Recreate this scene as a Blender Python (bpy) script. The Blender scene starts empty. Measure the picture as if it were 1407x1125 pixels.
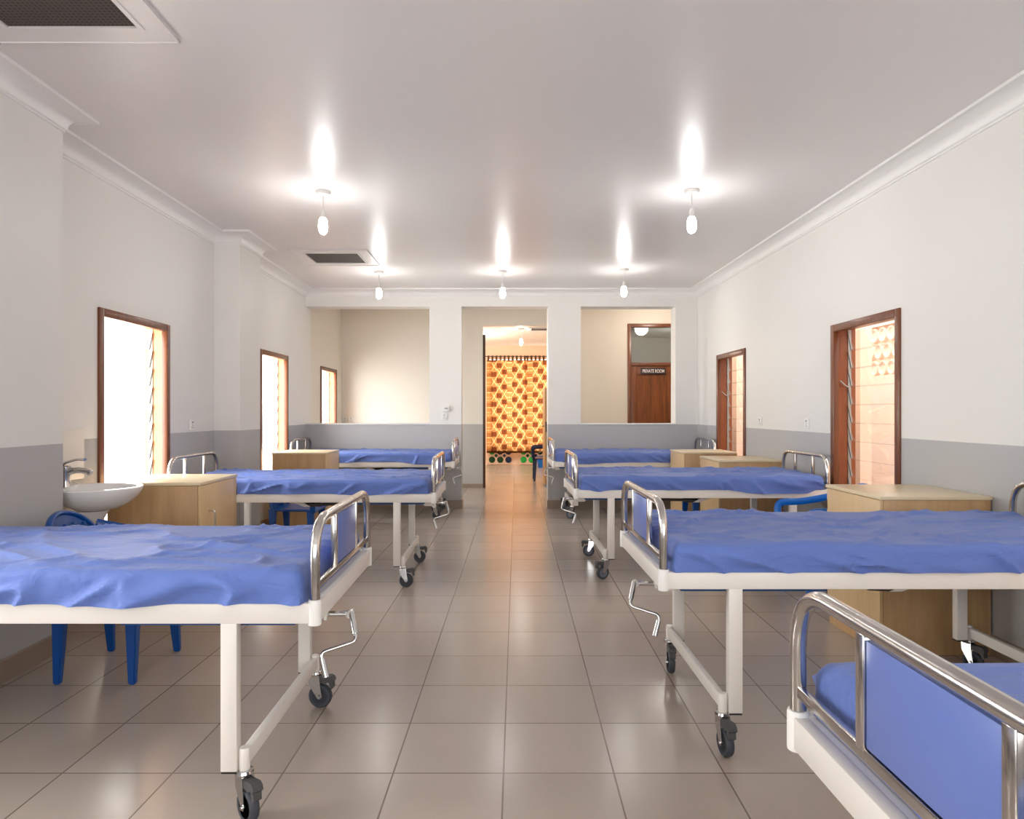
import bpy, bmesh, math, random
from mathutils import Vector, Matrix, noise

C = bpy.context.scene.collection
PI = math.pi
random.seed(7)

# ------------------------------------------------------------------ camera
H = 1.31                      # eye height
F = 955.0                     # focal length in pixels of a 1407 px wide frame
cam_d = bpy.data.cameras.new('camera')
cam = bpy.data.objects.new('camera', cam_d)
C.objects.link(cam)
cam.location = (0, 0, H)
cam.rotation_euler = (PI / 2, 0, 0)
cam_d.sensor_width = 36
cam_d.lens = F / 1407 * 36
cam_d.shift_x = 13.5 / 1407
cam_d.shift_y = 2.5 / 1407
cam_d.clip_start = 0.05
bpy.context.scene.camera = cam
sc = bpy.context.scene
sc.view_settings.view_transform = 'Standard'
sc.view_settings.look = 'None'
sc.view_settings.exposure = 0.69
try:
    sc.cycles.use_denoising = True
    sc.cycles.max_bounces = 10
    sc.cycles.diffuse_bounces = 6
    sc.cycles.transparent_max_bounces = 24
    sc.cycles.sample_clamp_indirect = 6
    sc.cycles.caustics_reflective = False
    sc.cycles.caustics_refractive = False
except Exception:
    pass


# ------------------------------------------------------------------ materials
def lin(c):
    return tuple(((v / 255) / 12.92 if v / 255 <= .04045 else ((v / 255 + .055) / 1.055) ** 2.4) for v in c)


class N:
    """small node-tree helper"""
    def __init__(self, name):
        self.m = bpy.data.materials.new(name)
        self.m.use_nodes = True
        self.t = self.m.node_tree
        self.bsdf = self.t.nodes['Principled BSDF']
        self.out = self.t.nodes['Material Output']

    def node(self, kind, **kw):
        n = self.t.nodes.new(kind)
        for k, v in kw.items():
            setattr(n, k, v)
        return n

    def link(self, a, b):
        self.t.links.new(a, b)

    def put(self, v, sock):
        if isinstance(v, (int, float)):
            sock.default_value = v
        elif isinstance(v, tuple):
            sock.default_value = v if len(v) == 4 or sock.type == 'VECTOR' else (*v, 1)
        else:
            self.link(v, sock)

    def math(self, op, a, b=0.0, c=0.0):
        n = self.node('ShaderNodeMath', operation=op)
        self.put(a, n.inputs[0]); self.put(b, n.inputs[1]); self.put(c, n.inputs[2])
        return n.outputs[0]

    def mix(self, f, a, b):
        n = self.node('ShaderNodeMix', data_type='RGBA')
        self.put(f, n.inputs[0]); self.put(a, n.inputs[6]); self.put(b, n.inputs[7])
        return n.outputs[2]

    def ramp(self, f, lo, hi):
        n = self.node('ShaderNodeMapRange')
        self.put(f, n.inputs[0]); n.inputs[1].default_value = lo; n.inputs[2].default_value = hi
        return n.outputs[0]

    def coord(self, kind='Object', scale=(1, 1, 1)):
        tc = self.node('ShaderNodeTexCoord')
        mp = self.node('ShaderNodeMapping')
        mp.inputs['Scale'].default_value = scale
        self.link(tc.outputs[kind], mp.inputs[0])
        return mp.outputs[0]

    def noise(self, vec, scale, detail=3, rough=.5, dist=0):
        n = self.node('ShaderNodeTexNoise')
        self.link(vec, n.inputs['Vector'])
        n.inputs['Scale'].default_value = scale
        n.inputs['Detail'].default_value = detail
        n.inputs['Roughness'].default_value = rough
        n.inputs['Distortion'].default_value = dist
        return n.outputs[0]

    def bump(self, h, strength=.2, dist=.01):
        n = self.node('ShaderNodeBump')
        n.inputs['Strength'].default_value = strength
        n.inputs['Distance'].default_value = dist
        self.link(h, n.inputs['Height'])
        self.link(n.outputs[0], self.bsdf.inputs['Normal'])

    def set(self, **kw):
        for k, v in kw.items():
            self.put(v, self.bsdf.inputs[k.replace('_', ' ')])
        return self


def simple(name, rgb, rough=.5, metal=0., var=.06, scale=6., spec=.5, bump=0.):
    n = N(name)
    c = lin(rgb)
    f = n.noise(n.coord(), scale)
    col = n.mix(f, tuple(v * (1 - var) for v in c), tuple(min(1, v * (1 + var)) for v in c))
    n.set(Base_Color=col, Roughness=rough, Metallic=metal, Specular_IOR_Level=spec)
    if bump:
        n.bump(n.noise(n.coord(), scale * 12), bump, .002)
    return n.m


def wood(name, a, b, axis='z', rough=.35, scale=1.0, contrast=1.0):
    n = N(name)
    s = {'x': (1.2, 14, 14), 'y': (14, 1.2, 14), 'z': (14, 14, 1.2)}[axis]
    v = n.coord('Object', tuple(k * scale for k in s))
    f1 = n.noise(v, 1.6, 4, .6, .6)
    f2 = n.noise(v, 7, 3, .6)
    f = n.math('ADD', n.math('MULTIPLY', f1, .7), n.math('MULTIPLY', f2, .3))
    f = n.ramp(f, .5 - .2 / contrast, .5 + .2 / contrast)
    n.set(Base_Color=n.mix(f, lin(a), lin(b)), Roughness=rough)
    n.bump(f2, .08, .002)
    return n.m


def wall_material(name, upper, lower, level, rough=.45):
    n = N(name)
    g = n.node('ShaderNodeNewGeometry')
    sp = n.node('ShaderNodeSeparateXYZ')
    n.link(g.outputs['Position'], sp.inputs[0])
    step = n.math('GREATER_THAN', sp.outputs[2], level)
    f = n.noise(n.coord('Object'), 1.3, 4, .6)
    up = n.mix(f, tuple(v * .965 for v in lin(upper)), lin(upper))
    lo = n.mix(f, tuple(v * .95 for v in lin(lower)), lin(lower))
    n.set(Base_Color=n.mix(step, lo, up), Roughness=rough, Specular_IOR_Level=.35)
    n.bump(n.noise(n.coord('Object'), 26, 4), .05, .004)
    return n.m


M = {}
M['wall'] = wall_material('painted_wall', (235, 233, 228), (186, 185, 184), 1.133)
M['wall_warm'] = wall_material('painted_corridor_wall', (236, 230, 220), (186, 185, 184), 1.09)
M['wall_light_tint'] = wall_material('light_tinted_corridor_wall', (226, 214, 198), (186, 185, 184), 1.09)  # same corridor paint, its different lighting put into a beige tone
M['cornice'] = simple('cornice_paint', (238, 236, 233), .4, var=.02)
M['soffit'] = simple('verandah_plaster', (246, 216, 190), .7, var=.04)
M['outside_wall'] = simple('peach_plaster', (250, 218, 196), .8, var=.05)
M['ground'] = simple('outside_paving', (232, 228, 222), .9, var=.05)

# glossy gloss-painted ceiling
n = N('gloss_ceiling_paint')
f = n.noise(n.coord('Object'), .9, 3, .5)
n.set(Base_Color=n.mix(f, lin((226, 222, 220)), lin((232, 229, 227))), Specular_IOR_Level=.55)
r = n.noise(n.coord('Object', (1, .25, 1)), 5, 4, .6)
n.set(Roughness=n.math('MULTIPLY_ADD', r, .10, .29))
n.bump(n.noise(n.coord('Object', (2.2, .9, 1)), 3, 1, .4), .06, .004)
M['ceiling'] = n.m
M['far_ceiling'] = simple('far_ceiling_paint', (238, 232, 222), .5, var=.02)

# floor tiles: 40 cm squares, columns leaning very slightly as in the room
n = N('glazed_floor_tile')
g = n.node('ShaderNodeNewGeometry')
sp = n.node('ShaderNodeSeparateXYZ')
n.link(g.outputs['Position'], sp.inputs[0])
px, py = sp.outputs[0], sp.outputs[1]
u = n.math('DIVIDE', n.math('SUBTRACT', px, n.math('MULTIPLY_ADD', n.math('SUBTRACT', py, 2.517), .0209, .005)), .3995)
v = n.math('DIVIDE', n.math('SUBTRACT', py, 2.517), .4028)
fu = n.math('ABSOLUTE', n.math('SUBTRACT', n.math('FRACT', n.math('ADD', u, 20)), .5))
fv = n.math('ABSOLUTE', n.math('SUBTRACT', n.math('FRACT', n.math('ADD', v, 20)), .5))
edge = n.math('MAXIMUM', fu, fv)
grout = n.ramp(edge, .4905, .4945)
cell = n.node('ShaderNodeCombineXYZ')
n.link(n.math('FLOOR', n.math('ADD', u, 20)), cell.inputs[0]); n.link(n.math('FLOOR', n.math('ADD', v, 20)), cell.inputs[1])
wn = n.node('ShaderNodeTexWhiteNoise', noise_dimensions='3D')
n.link(cell.outputs[0], wn.inputs['Vector'])
speck = n.noise(n.coord('Object'), 160, 3, .7)
cloud = n.noise(n.coord('Object'), 2.2, 3, .5)
tone = n.math('ADD', n.math('MULTIPLY', wn.outputs[0], .45), n.math('ADD', n.math('MULTIPLY', speck, .3), n.math('MULTIPLY', cloud, .35)))
tile = n.mix(tone, lin((160, 147, 136)), lin((184, 170, 159)))
n.set(Base_Color=n.mix(grout, tile, lin((116, 102, 91))), Specular_IOR_Level=.62)
n.set(Roughness=n.math('ADD', n.math('MULTIPLY', grout, .01), n.math('MULTIPLY_ADD', cloud, .05, .195)))
hh = n.math('ADD', n.math('MULTIPLY', grout, -1.0), n.math('MULTIPLY', speck, .06))
n.bump(hh, .12, .003)
M['floor'] = n.m
M['skirting'] = simple('skirting_tile', (150, 132, 116), .3, var=.08, scale=3)

M['white_paint'] = simple('white_powder_coat', (234, 228, 221), .35, var=.02)
M['white_plastic'] = simple('white_plastic', (238, 236, 232), .35, var=.02)
n = N('polished_steel')
f = n.noise(n.coord('Object', (3, 3, 3)), 8, 3)
n.set(Base_Color=n.mix(f, (.56, .53, .50), (.70, .67, .64)), Metallic=1., Roughness=n.math('MULTIPLY_ADD', f, .08, .13))
M['steel'] = n.m
M['chrome'] = simple('chrome', (205, 205, 205), .1, 1., .04)
M['dark_steel'] = simple('dark_steel', (90, 84, 78), .35, 1., .1)
M['rubber'] = simple('grey_rubber', (62, 66, 74), .55, var=.08)
M['hub'] = simple('grey_hub', (112, 120, 134), .45, var=.05)
M['brake'] = simple('dark_brake_plastic', (74, 74, 74), .5, var=.06)
M['panel'] = simple('blue_laminate', (104, 124, 192), .32, var=.03, scale=2)
M['bed_blue'] = simple('blue_bed_deck', (24, 72, 128), .5, var=.06)

n = N('blue_cotton_sheet')
f = n.noise(n.coord('Object'), 2.4, 4, .6)
wv = n.noise(n.coord('Object', (1, 1, 1)), 380, 2, .6)
n.set(Base_Color=n.mix(f, lin((92, 114, 180)), lin((102, 126, 196))), Roughness=.6, Specular_IOR_Level=.22)
n.set(Sheen_Weight=.12, Sheen_Roughness=.5)
n.bump(n.math('ADD', n.math('MULTIPLY', n.noise(n.coord('Object', (1, 2.2, 2)), 9, 3, .55, .8), 1.0), n.math('MULTIPLY', wv, .03)), .6, .014)
M['sheet'] = n.m

M['ply_z'] = wood('plywood_side', (176, 138, 94), (206, 170, 124), 'z', .4, .42, .8)
M['ply_top'] = wood('plywood_top', (222, 202, 164), (232, 214, 180), 'x', .3, .5)
M['ply_door'] = wood('plywood_door', (204, 172, 124), (224, 194, 148), 'z', .38, .42, .8)
M['frame_wood'] = wood('varnished_frame_wood', (96, 52, 30), (134, 78, 46), 'z', .3)
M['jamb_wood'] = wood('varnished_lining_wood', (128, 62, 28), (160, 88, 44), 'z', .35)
M['jamb_pale'] = wood('lining_wood_painted_light', (206, 142, 92), (226, 170, 118), 'z', .35)  # left linings: same wood, brighter window light painted into the colour
M['door_wood'] = wood('varnished_door_wood', (92, 44, 16), (150, 82, 34), 'z', .3, .9, 1.0)
M['dark_wood'] = wood('dark_door_wood', (54, 32, 20), (78, 48, 30), 'z', .35)
M['pale_wood'] = wood('pale_door_edge', (178, 132, 82), (208, 166, 116), 'z', .45)
M['chair_blue'] = simple('blue_moulded_plastic', (8, 104, 196), .3, var=.04)
M['chair_dark'] = simple('dark_blue_moulded_plastic', (8, 72, 146), .32, var=.05)
M['chair_navy'] = simple('navy_moulded_plastic', (22, 40, 84), .32, var=.05)
M['ceramic'] = simple('white_ceramic', (236, 235, 233), .08, var=.015)
M['tile_white'] = simple('white_wall_tile', (232, 226, 216), .2, var=.02)
M['grey_plastic'] = simple('grey_plastic', (150, 150, 150), .4)
M['letter'] = simple('white_lettering', (240, 234, 230), .5, var=.01)
M['sign'] = simple('dark_sign_plate', (52, 22, 24), .35, var=.05)
M['black'] = simple('black_fleck', (25, 25, 25), .5)
M['louvre_metal'] = simple('louvre_aluminium', (168, 168, 164), .4, .6, .1)

# dark vent mesh
n = N('dark_wire_mesh')
co = n.coord('Object', (1, 1, 1))
w = n.node('ShaderNodeTexWave', wave_type='BANDS', bands_direction='X')
n.link(co, w.inputs['Vector']); w.inputs['Scale'].default_value = 16
w2 = n.node('ShaderNodeTexWave', wave_type='BANDS', bands_direction='Y')
n.link(co, w2.inputs['Vector']); w2.inputs['Scale'].default_value = 16
n.set(Base_Color=n.mix(n.math('MAXIMUM', w.outputs[1], w2.outputs[1]), lin((40, 36, 33)), lin((86, 78, 72))), Roughness=.8)
M['vent_mesh'] = n.m

# thin clear louvre glass / transom glass
def thin_glass(name, tint, gloss, rough=.02):
    n = N(name)
    tr = n.node('ShaderNodeBsdfTransparent'); tr.inputs[0].default_value = (*tint, 1)
    gl = n.node('ShaderNodeBsdfGlossy'); gl.inputs['Roughness'].default_value = rough
    lw = n.node('ShaderNodeLayerWeight'); lw.inputs[0].default_value = .35
    nz = n.noise(n.coord('Object'), 3, 2)
    mx = n.node('ShaderNodeMixShader')
    n.link(n.math('MULTIPLY', n.math('MULTIPLY_ADD', lw.outputs[0], .22, gloss), n.math('MULTIPLY_ADD', nz, .2, .9)), mx.inputs[0])
    n.link(tr.outputs[0], mx.inputs[1]); n.link(gl.outputs[0], mx.inputs[2])
    n.link(mx.outputs[0], n.out.inputs[0])
    return n.m
M['louvre_glass'] = thin_glass('clear_louvre_glass', (.97, .975, .97), .008)
M['glass'] = thin_glass('transom_glass', (.80, .84, .85), .14)
M['green'] = simple('green_glass', (34, 176, 66), .15, var=.3, scale=8)
M['dark_green'] = simple('dark_green_glass', (12, 66, 30), .15, var=.3, scale=8)
M['blue_glass'] = simple('dark_blue_glass', (24, 44, 84), .15, var=.3, scale=8)

def emit(name, rgb, s):
    n = N(name)
    f = n.noise(n.coord('Object'), 5)
    n.set(Base_Color=(1, 1, 1), Emission_Color=n.mix(f, rgb, rgb), Emission_Strength=s)
    return n.m
M['bulb'] = emit('lit_bulb', (1, .985, .97), 62)

# printed curtain
n = N('printed_cotton_curtain')
uvn = n.node('ShaderNodeUVMap')
sp = n.node('ShaderNodeSeparateXYZ'); n.link(uvn.outputs[0], sp.inputs[0])
U = n.math('DIVIDE', sp.outputs[0], .13); V = n.math('DIVIDE', sp.outputs[1], .36)
col = n.math('FLOOR', U); fu = n.math('FRACT', U)
kind = n.math('MODULO', col, 4)                       # column 1 of 4 carries the dotted blocks
fv = n.math('FRACT', n.math('MULTIPLY_ADD', col, .42, V))
def band(x, lo, hi):
    return n.math('MULTIPLY', n.math('GREATER_THAN', x, lo), n.math('LESS_THAN', x, hi))
q = n.math('DIVIDE', fv, .58)
dx = n.math('ABSOLUTE', n.math('SUBTRACT', fu, .5)); dq = n.math('ABSOLUTE', n.math('SUBTRACT', q, .5))
cross = n.math('MULTIPLY', n.math('LESS_THAN', n.math('ABSOLUTE', n.math('SUBTRACT', dx, dq)), .07), n.math('LESS_THAN', fv, .58))
stripes = n.math('MULTIPLY', band(fv, .62, .90), n.math('GREATER_THAN', n.math('FRACT', n.math('MULTIPLY', fu, 5)), .45))
block = band(fv, .60, .93)
gx = n.math('SUBTRACT', n.math('FRACT', n.math('MULTIPLY', fu, 3)), .5)
gv = n.math('SUBTRACT', n.math('FRACT', n.math('MULTIPLY', V, 5)), .5)
rr = n.math('SQRT', n.math('ADD', n.math('MULTIPLY', gx, gx), n.math('MULTIPLY', gv, gv)))
fV = n.math('FRACT', V)
dots = n.math('MULTIPLY', n.math('LESS_THAN', rr, .24), band(fV, .35, .8))
lines = n.math('MULTIPLY', n.math('GREATER_THAN', n.math('FRACT', n.math('MULTIPLY', fV, 16)), .5), band(fV, .08, .32))
pale = n.math('LESS_THAN', fV, .05)
isdot = n.math('MULTIPLY', n.math('GREATER_THAN', kind, .5), n.math('LESS_THAN', kind, 1.5))
org = n.mix(n.noise(n.coord('Object'), 9, 3), lin((178, 112, 58)), lin((204, 142, 84)))
brown = lin((104, 52, 26)); yel = lin((232, 200, 140))
small = n.math('GREATER_THAN', n.noise(n.coord('Object'), 60, 1), .58)
base1 = n.mix(n.math('MULTIPLY', small, .55), org, lin((120, 78, 30)))
ca = n.mix(block, base1, lin((132, 72, 44)))
ca = n.mix(n.math('MULTIPLY', stripes, .85), ca, brown)
ca = n.mix(cross, ca, yel)
cb = n.mix(n.math('MULTIPLY', lines, .8), org, brown)
cb = n.mix(dots, cb, yel)
cb = n.mix(pale, cb, yel)
cc = n.mix(isdot, ca, cb)
hem = n.math('LESS_THAN', sp.outputs[1], .05)
cc = n.mix(hem, cc, lin((70, 40, 18)))
df = n.node('ShaderNodeBsdfDiffuse'); tl = n.node('ShaderNodeBsdfTranslucent')
n.link(cc, df.inputs[0]); n.link(cc, tl.inputs[0])
mx = n.node('ShaderNodeMixShader'); mx.inputs[0].default_value = .5
n.link(df.outputs[0], mx.inputs[1]); n.link(tl.outputs[0], mx.inputs[2]); n.link(mx.outputs[0], n.out.inputs[0])
M['curtain'] = n.m
M['tab'] = simple('dark_curtain_tab', (92, 62, 34), .8, var=.3, scale=30)


# ------------------------------------------------------------------ mesh helper
class MB:
    def __init__(self):
        self.bm = bmesh.new()

    def box(self, x0, x1, y0, y1, z0, z1, bev=0., seg=2):
        x0, x1 = min(x0, x1), max(x0, x1); y0, y1 = min(y0, y1), max(y0, y1); z0, z1 = min(z0, z1), max(z0, z1)
        r = bmesh.ops.create_cube(self.bm, size=1.0)
        vs = r['verts']
        for v in vs:
            v.co = Vector((x0 + (v.co.x + .5) * (x1 - x0), y0 + (v.co.y + .5) * (y1 - y0), z0 + (v.co.z + .5) * (z1 - z0)))
        if bev > 0:
            es = list({e for v in vs for e in v.link_edges})
            bmesh.ops.bevel(self.bm, geom=es, offset=bev, segments=seg, profile=.5, affect='EDGES')
        return self

    def tube(self, pts, r, seg=14, flat=None, closed=False):
        """sweep a circle (or an ellipse r x flat) along a path"""
        pts = [Vector(p) for p in pts]
        rings = []
        prev = None
        for i, p in enumerate(pts):
            a = pts[i - 1] if i > 0 else (pts[-1] if closed else pts[i])
            b = pts[i + 1] if i < len(pts) - 1 else (pts[0] if closed else pts[i])
            t = (b - a).normalized()
            if prev is None:
                ref = Vector((0, 0, 1)) if abs(t.z) < .9 else Vector((1, 0, 0))
                nrm = t.cross(ref).normalized()
            else:
                nrm = (prev - t * prev.dot(t)).normalized()
            prev = nrm
            bi = t.cross(nrm)
            rr = r[i] if isinstance(r, (list, tuple)) else r
            ff = rr if flat is None else flat
            rings.append([self.bm.verts.new(p + nrm * rr * math.cos(2 * PI * k / seg) + bi * ff * math.sin(2 * PI * k / seg)) for k in range(seg)])
        m = len(rings)
        for i in range(m if closed else m - 1):
            A, B = rings[i], rings[(i + 1) % m]
            for k in range(seg):
                self.bm.faces.new((A[k], A[(k + 1) % seg], B[(k + 1) % seg], B[k]))
        if not closed:
            self.bm.faces.new(rings[0][::-1]); self.bm.faces.new(rings[-1])
        return self

    def lathe(self, prof, c=(0, 0, 0), axis='z', seg=24, sx=1., sy=1.):
        rings = []
        c = Vector(c)
        for (r, h) in prof:
            ring = []
            for k in range(seg if r > 1e-6 else 1):
                a = 2 * PI * k / seg
                p = Vector((r * math.cos(a) * sx, r * math.sin(a) * sy, h))
                if axis == 'x':
                    p = Vector((p.z, p.x, p.y))
                elif axis == 'y':
                    p = Vector((p.y, p.z, p.x))
                ring.append(self.bm.verts.new(c + p))
            rings.append(ring)
        for A, B in zip(rings, rings[1:]):
            if len(A) == 1 and len(B) == 1:
                continue
            for k in range(seg):
                k2 = (k + 1) % seg
                if len(A) == 1:
                    self.bm.faces.new((A[0], B[k2], B[k]))
                elif len(B) == 1:
                    self.bm.faces.new((A[k], A[k2], B[0]))
                else:
                    self.bm.faces.new((A[k], A[k2], B[k2], B[k]))
        for ring, flip in ((rings[0], True), (rings[-1], False)):
            if len(ring) > 1:
                self.bm.faces.new(ring[::-1] if flip else ring)
        return self

    def prism(self, poly, d0, d1, axis='y'):
        """extrude a polygon given in the other two axes"""
        def P(a, b, d):
            return {'y': (a, d, b), 'x': (d, a, b), 'z': (a, b, d)}[axis]
        A = [self.bm.verts.new(P(a, b, d0)) for a, b in poly]
        B = [self.bm.verts.new(P(a, b, d1)) for a, b in poly]
        k = len(poly)
        for i in range(k):
            self.bm.faces.new((A[i], A[(i + 1) % k], B[(i + 1) % k], B[i]))
        self.bm.faces.new(A[::-1]); self.bm.faces.new(B)
        return self

    def grid(self, fn, nu, nv, uvfn=None):
        g = [[self.bm.verts.new(fn(i / nu, j / nv)) for j in range(nv + 1)] for i in range(nu + 1)]
        uvl = self.bm.loops.layers.uv.verify() if uvfn else None
        for i in range(nu):
            for j in range(nv):
                idx = ((i, j), (i + 1, j), (i + 1, j + 1), (i, j + 1))
                f = self.bm.faces.new([g[a][b] for a, b in idx])
                if uvl:
                    for lp, (a, b) in zip(f.loops, idx):
                        lp[uvl].uv = uvfn(a / nu, b / nv)
        return self

    def mesh(self, name, mat, smooth=True, angle=38, normals=True):
        bm = self.bm
        if normals:
            bmesh.ops.recalc_face_normals(bm, faces=bm.faces)
        if smooth:
            for f in bm.faces:
                f.smooth = True
            lim = math.radians(angle)
            for e in bm.edges:
                if len(e.link_faces) == 2 and e.calc_face_angle(0) > lim:
                    e.smooth = False
        me = bpy.data.meshes.new(name)
        bm.to_mesh(me)
        bm.free()
        me.materials.append(mat)
        return me

    def build(self, name, mat, parent=None, loc=None, **kw):
        o = bpy.data.objects.new(name, self.mesh(name, mat, **kw))
        C.objects.link(o)
        if parent:
            o.parent = parent
        if loc:
            o.location = loc
        return o


def rounded(pts, rad, n=6):
    """polyline with its inner corners replaced by arcs"""
    pts = [Vector(p) for p in pts]
    out = [pts[0]]
    for i in range(1, len(pts) - 1):
        a, p, b = pts[i - 1], pts[i], pts[i + 1]
        d1 = (a - p); d2 = (b - p)
        r = min(rad, d1.length * .49, d2.length * .49)
        s, e = p + d1.normalized() * r, p + d2.normalized() * r
        for k in range(n + 1):
            t = k / n
            out.append(s * (1 - t) ** 2 + p * 2 * t * (1 - t) + e * t * t)
    out.append(pts[-1])
    return out


def thing(name, label, cat, loc=(0, 0, 0), rz=0, group=None):
    o = bpy.data.objects.new(name, None)
    C.objects.link(o)
    o.location = loc
    o.rotation_euler = (0, 0, rz)
    o.empty_display_size = .1
    return tag(o, label, cat, group)


def tag(o, label, cat, group=None):
    o['label'] = label
    o['category'] = cat
    if group:
        o['group'] = group
    return o


def structure(o):
    o['kind'] = 'structure'
    return o


def copy_tree(o, parent=None):
    c = o.copy()
    C.objects.link(c)
    if parent:
        c.parent = parent
    for ch in list(o.children):
        copy_tree(ch, c)
    return c


# ------------------------------------------------------------------ the room
XL, XR, YP = -2.66, 2.64, 9.40        # left wall, right wall, partition face
YB, YF = -1.8, 11.9                   # back of the ward (behind the camera), far corridor wall
ZC = 2.955
TW = .18
WZ0, WZ1 = .45, 1.985                 # window sill and head
DADO = 1.133
PX = -2.42                            # face of the pillars on the left


def wall_x(mb, x0, x1, y0, y1, z1, holes):
    """wall running along y with rectangular holes (ya, yb, za, zb)"""
    y = y0
    for (ya, yb, za, zb) in sorted(holes):
        mb.box(x0, x1, y, ya, 0, z1)
        mb.box(x0, x1, ya, yb, 0, za)
        mb.box(x0, x1, ya, yb, zb, z1)
        y = yb
    mb.box(x0, x1, y, y1, 0, z1)


structure(MB().box(-3.4, 4.6, YB - .3, 17.3, -.05, 0).build('floor', M['floor']))
structure(MB().box(XL - TW, XR + TW, YB - .2, YP + .25, ZC, ZC + .1).build('ceiling', M['ceiling']))
structure(MB().box(-3.0, 4.1, YP + .25, YF + .0, 3.1, 3.2).build('ceiling_corridor', M['far_ceiling']))
structure(MB().box(-1.7, 4.3, YF + .1, 17.1, 2.9, 3.0).build('ceiling_far_room', M['far_ceiling']))

WINL = [(1.55, 2.50), (4.58, 5.53), (7.63, 8.60)]  # first window is added out of view to light the ward's front
WINR = [(1.60, 2.54), (4.61, 5.55), (7.54, 8.52)]  # first one likewise an added, unseen window brightening the front
WIN3 = (10.52, 11.50)
mb = MB()
wall_x(mb, XL - TW, XL, YB, YP + .25, ZC + .05, [(a, b, WZ0, WZ1) for a, b in WINL])
mb.box(XL, PX, 3.25, 3.83, 0, ZC)
mb.box(XL, PX, 6.42, 6.95, 0, ZC)
structure(mb.build('wall_left', M['wall'], smooth=False))
mb = MB()
wall_x(mb, XR, XR + TW, YB, YP + .25, ZC + .05, [(a, b, WZ0, WZ1) for a, b in WINR])
structure(mb.build('wall_right', M['wall'], smooth=False))
mb = MB()
wall_x(mb, -2.75 - TW, -2.75, YP + .25, YF + .15, 3.15, [(*WIN3, WZ0, WZ1)])
structure(mb.build('wall_corridor_left', M['wall_warm'], smooth=False))
structure(MB().box(XR + TW, 3.9, YP + .07, YP + .25, 0, 3.15).box(-2.95, XL - TW, YP + .07, YP + .25, 0, 3.15).build('wall_corridor_front', M['wall_warm'], smooth=False))
structure(MB().box(3.9, 4.08, YP + .07, YF + .15, 0, 3.15).build('wall_corridor_right', M['wall_warm'], smooth=False))

# wall behind the camera with two wide openings added to let fill light in
mb = MB()
yy0, yy1 = YB - .18, YB
mb.box(XL, XR, yy0, yy1, 0, .8)
mb.box(XL, XR, yy0, yy1, 2.5, ZC + .05)
for a, b in ((XL, -2.2), (-.35, .35), (2.2, XR)):
    mb.box(a, b, yy0, yy1, .8, 2.5)
structure(mb.build('wall_back', M['wall'], smooth=False))

# partition: dwarf walls, columns and beam
mb = MB()
YQ = YP + .25
mb.box(XL, -.551, YP, YQ, 0, DADO)
mb.box(.62, XR, YP, YQ, 0, DADO)
mb.box(-.984, -.551, YP - .004, YQ, DADO, 2.727)
mb.box(.62, 1.063, YP - .004, YQ, DADO, 2.727)
mb.box(2.343, XR, YP - .004, YQ, DADO, 2.727)
mb.box(XL, XR, YP, YQ, 2.727, 3.15)
structure(mb.build('wall_partition', M['wall'], smooth=False))
structure(MB().box(XL, -.984, YP - .012, YQ + .012, DADO - .004, DADO + .014, .004).box(1.063, 2.343, YP - .012, YQ + .012, DADO - .004, DADO + .014, .004).build('trim_ledge', M['cornice']))

# far corridor wall with the passage opening, the private-room door and its glass light
mb = MB()
ya, yb = YF, YF + .15
DX0, DX1, DZ = 2.147, 3.06, 2.81
mb.box(-2.93, -.33, ya, yb, 0, 3.15)
mb.box(-.33, .82, ya, yb, 2.78, 3.15)
structure(mb.build('wall_corridor_far', M['wall_warm'], smooth=False))
mb = MB()
mb.box(.82, DX0, ya, yb, 0, 3.15); mb.box(DX0, DX1, ya, yb, DZ, 3.15); mb.box(DX1, 4.08, ya, yb, 0, 3.15)
structure(mb.build('wall_corridor_far_right', M['wall_light_tint'], smooth=False))
# room beyond the passage
mb = MB()
mb.box(-1.72, -1.6, yb, 17.1, 0, 2.95)
mb.box(1.9, 2.02, yb, 17.1, 0, 2.95)
structure(mb.build('wall_far_room_sides', M['wall_warm'], smooth=False))
mb = MB()
mb.box(-1.6, -.32, 16.9, 17.08, 0, 2.95)
mb.box(1.55, 1.9, 16.9, 17.08, 0, 2.95)
mb.box(-.32, 1.55, 16.9, 17.08, 0, .32)
mb.box(-.32, 1.55, 16.9, 17.08, 2.58, 2.95)
structure(mb.build('wall_far_room_end', M['soffit'], smooth=False))
structure(MB().box(2.02, 4.3, 15.0, 15.15, 0, 2.95).box(4.05, 4.3, yb, 15.0, 0, 2.95).build('wall_private_room', M['wall_warm'], smooth=False))

# cornice swept round the ward, skirting tiles
path = [(XL, YB), (XL, 3.25), (PX, 3.25), (PX, 3.83), (XL, 3.83), (XL, 6.42), (PX, 6.42), (PX, 6.95), (XL, 6.95),
        (XL, YP), (XR, YP), (XR, YB)]


def offset_path(path, d):
    out = []
    for i, p in enumerate(path):
        acc = Vector((0, 0))
        ns = []
        for a, b in ((i - 1, i), (i, i + 1)):
            if 0 <= a and b < len(path):
                t = (Vector(path[b]) - Vector(path[a])).normalized()
                nn = Vector((t.y, -t.x))
                if not any((nn - q).length < 1e-4 for q in ns):
                    ns.append(nn)
        for q in ns:
            acc += q
        out.append(Vector(p) + acc * d)
    return out


def sweep_profile(prof, path):
    mb = MB()
    rows = [[mb.bm.verts.new((q.x, q.y, z)) for q in offset_path(path, d)] for d, z in prof]
    for A, B in zip(rows, rows[1:]):
        for k in range(len(path) - 1):
            mb.bm.faces.new((A[k], A[k + 1], B[k + 1], B[k]))
    return mb


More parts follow.
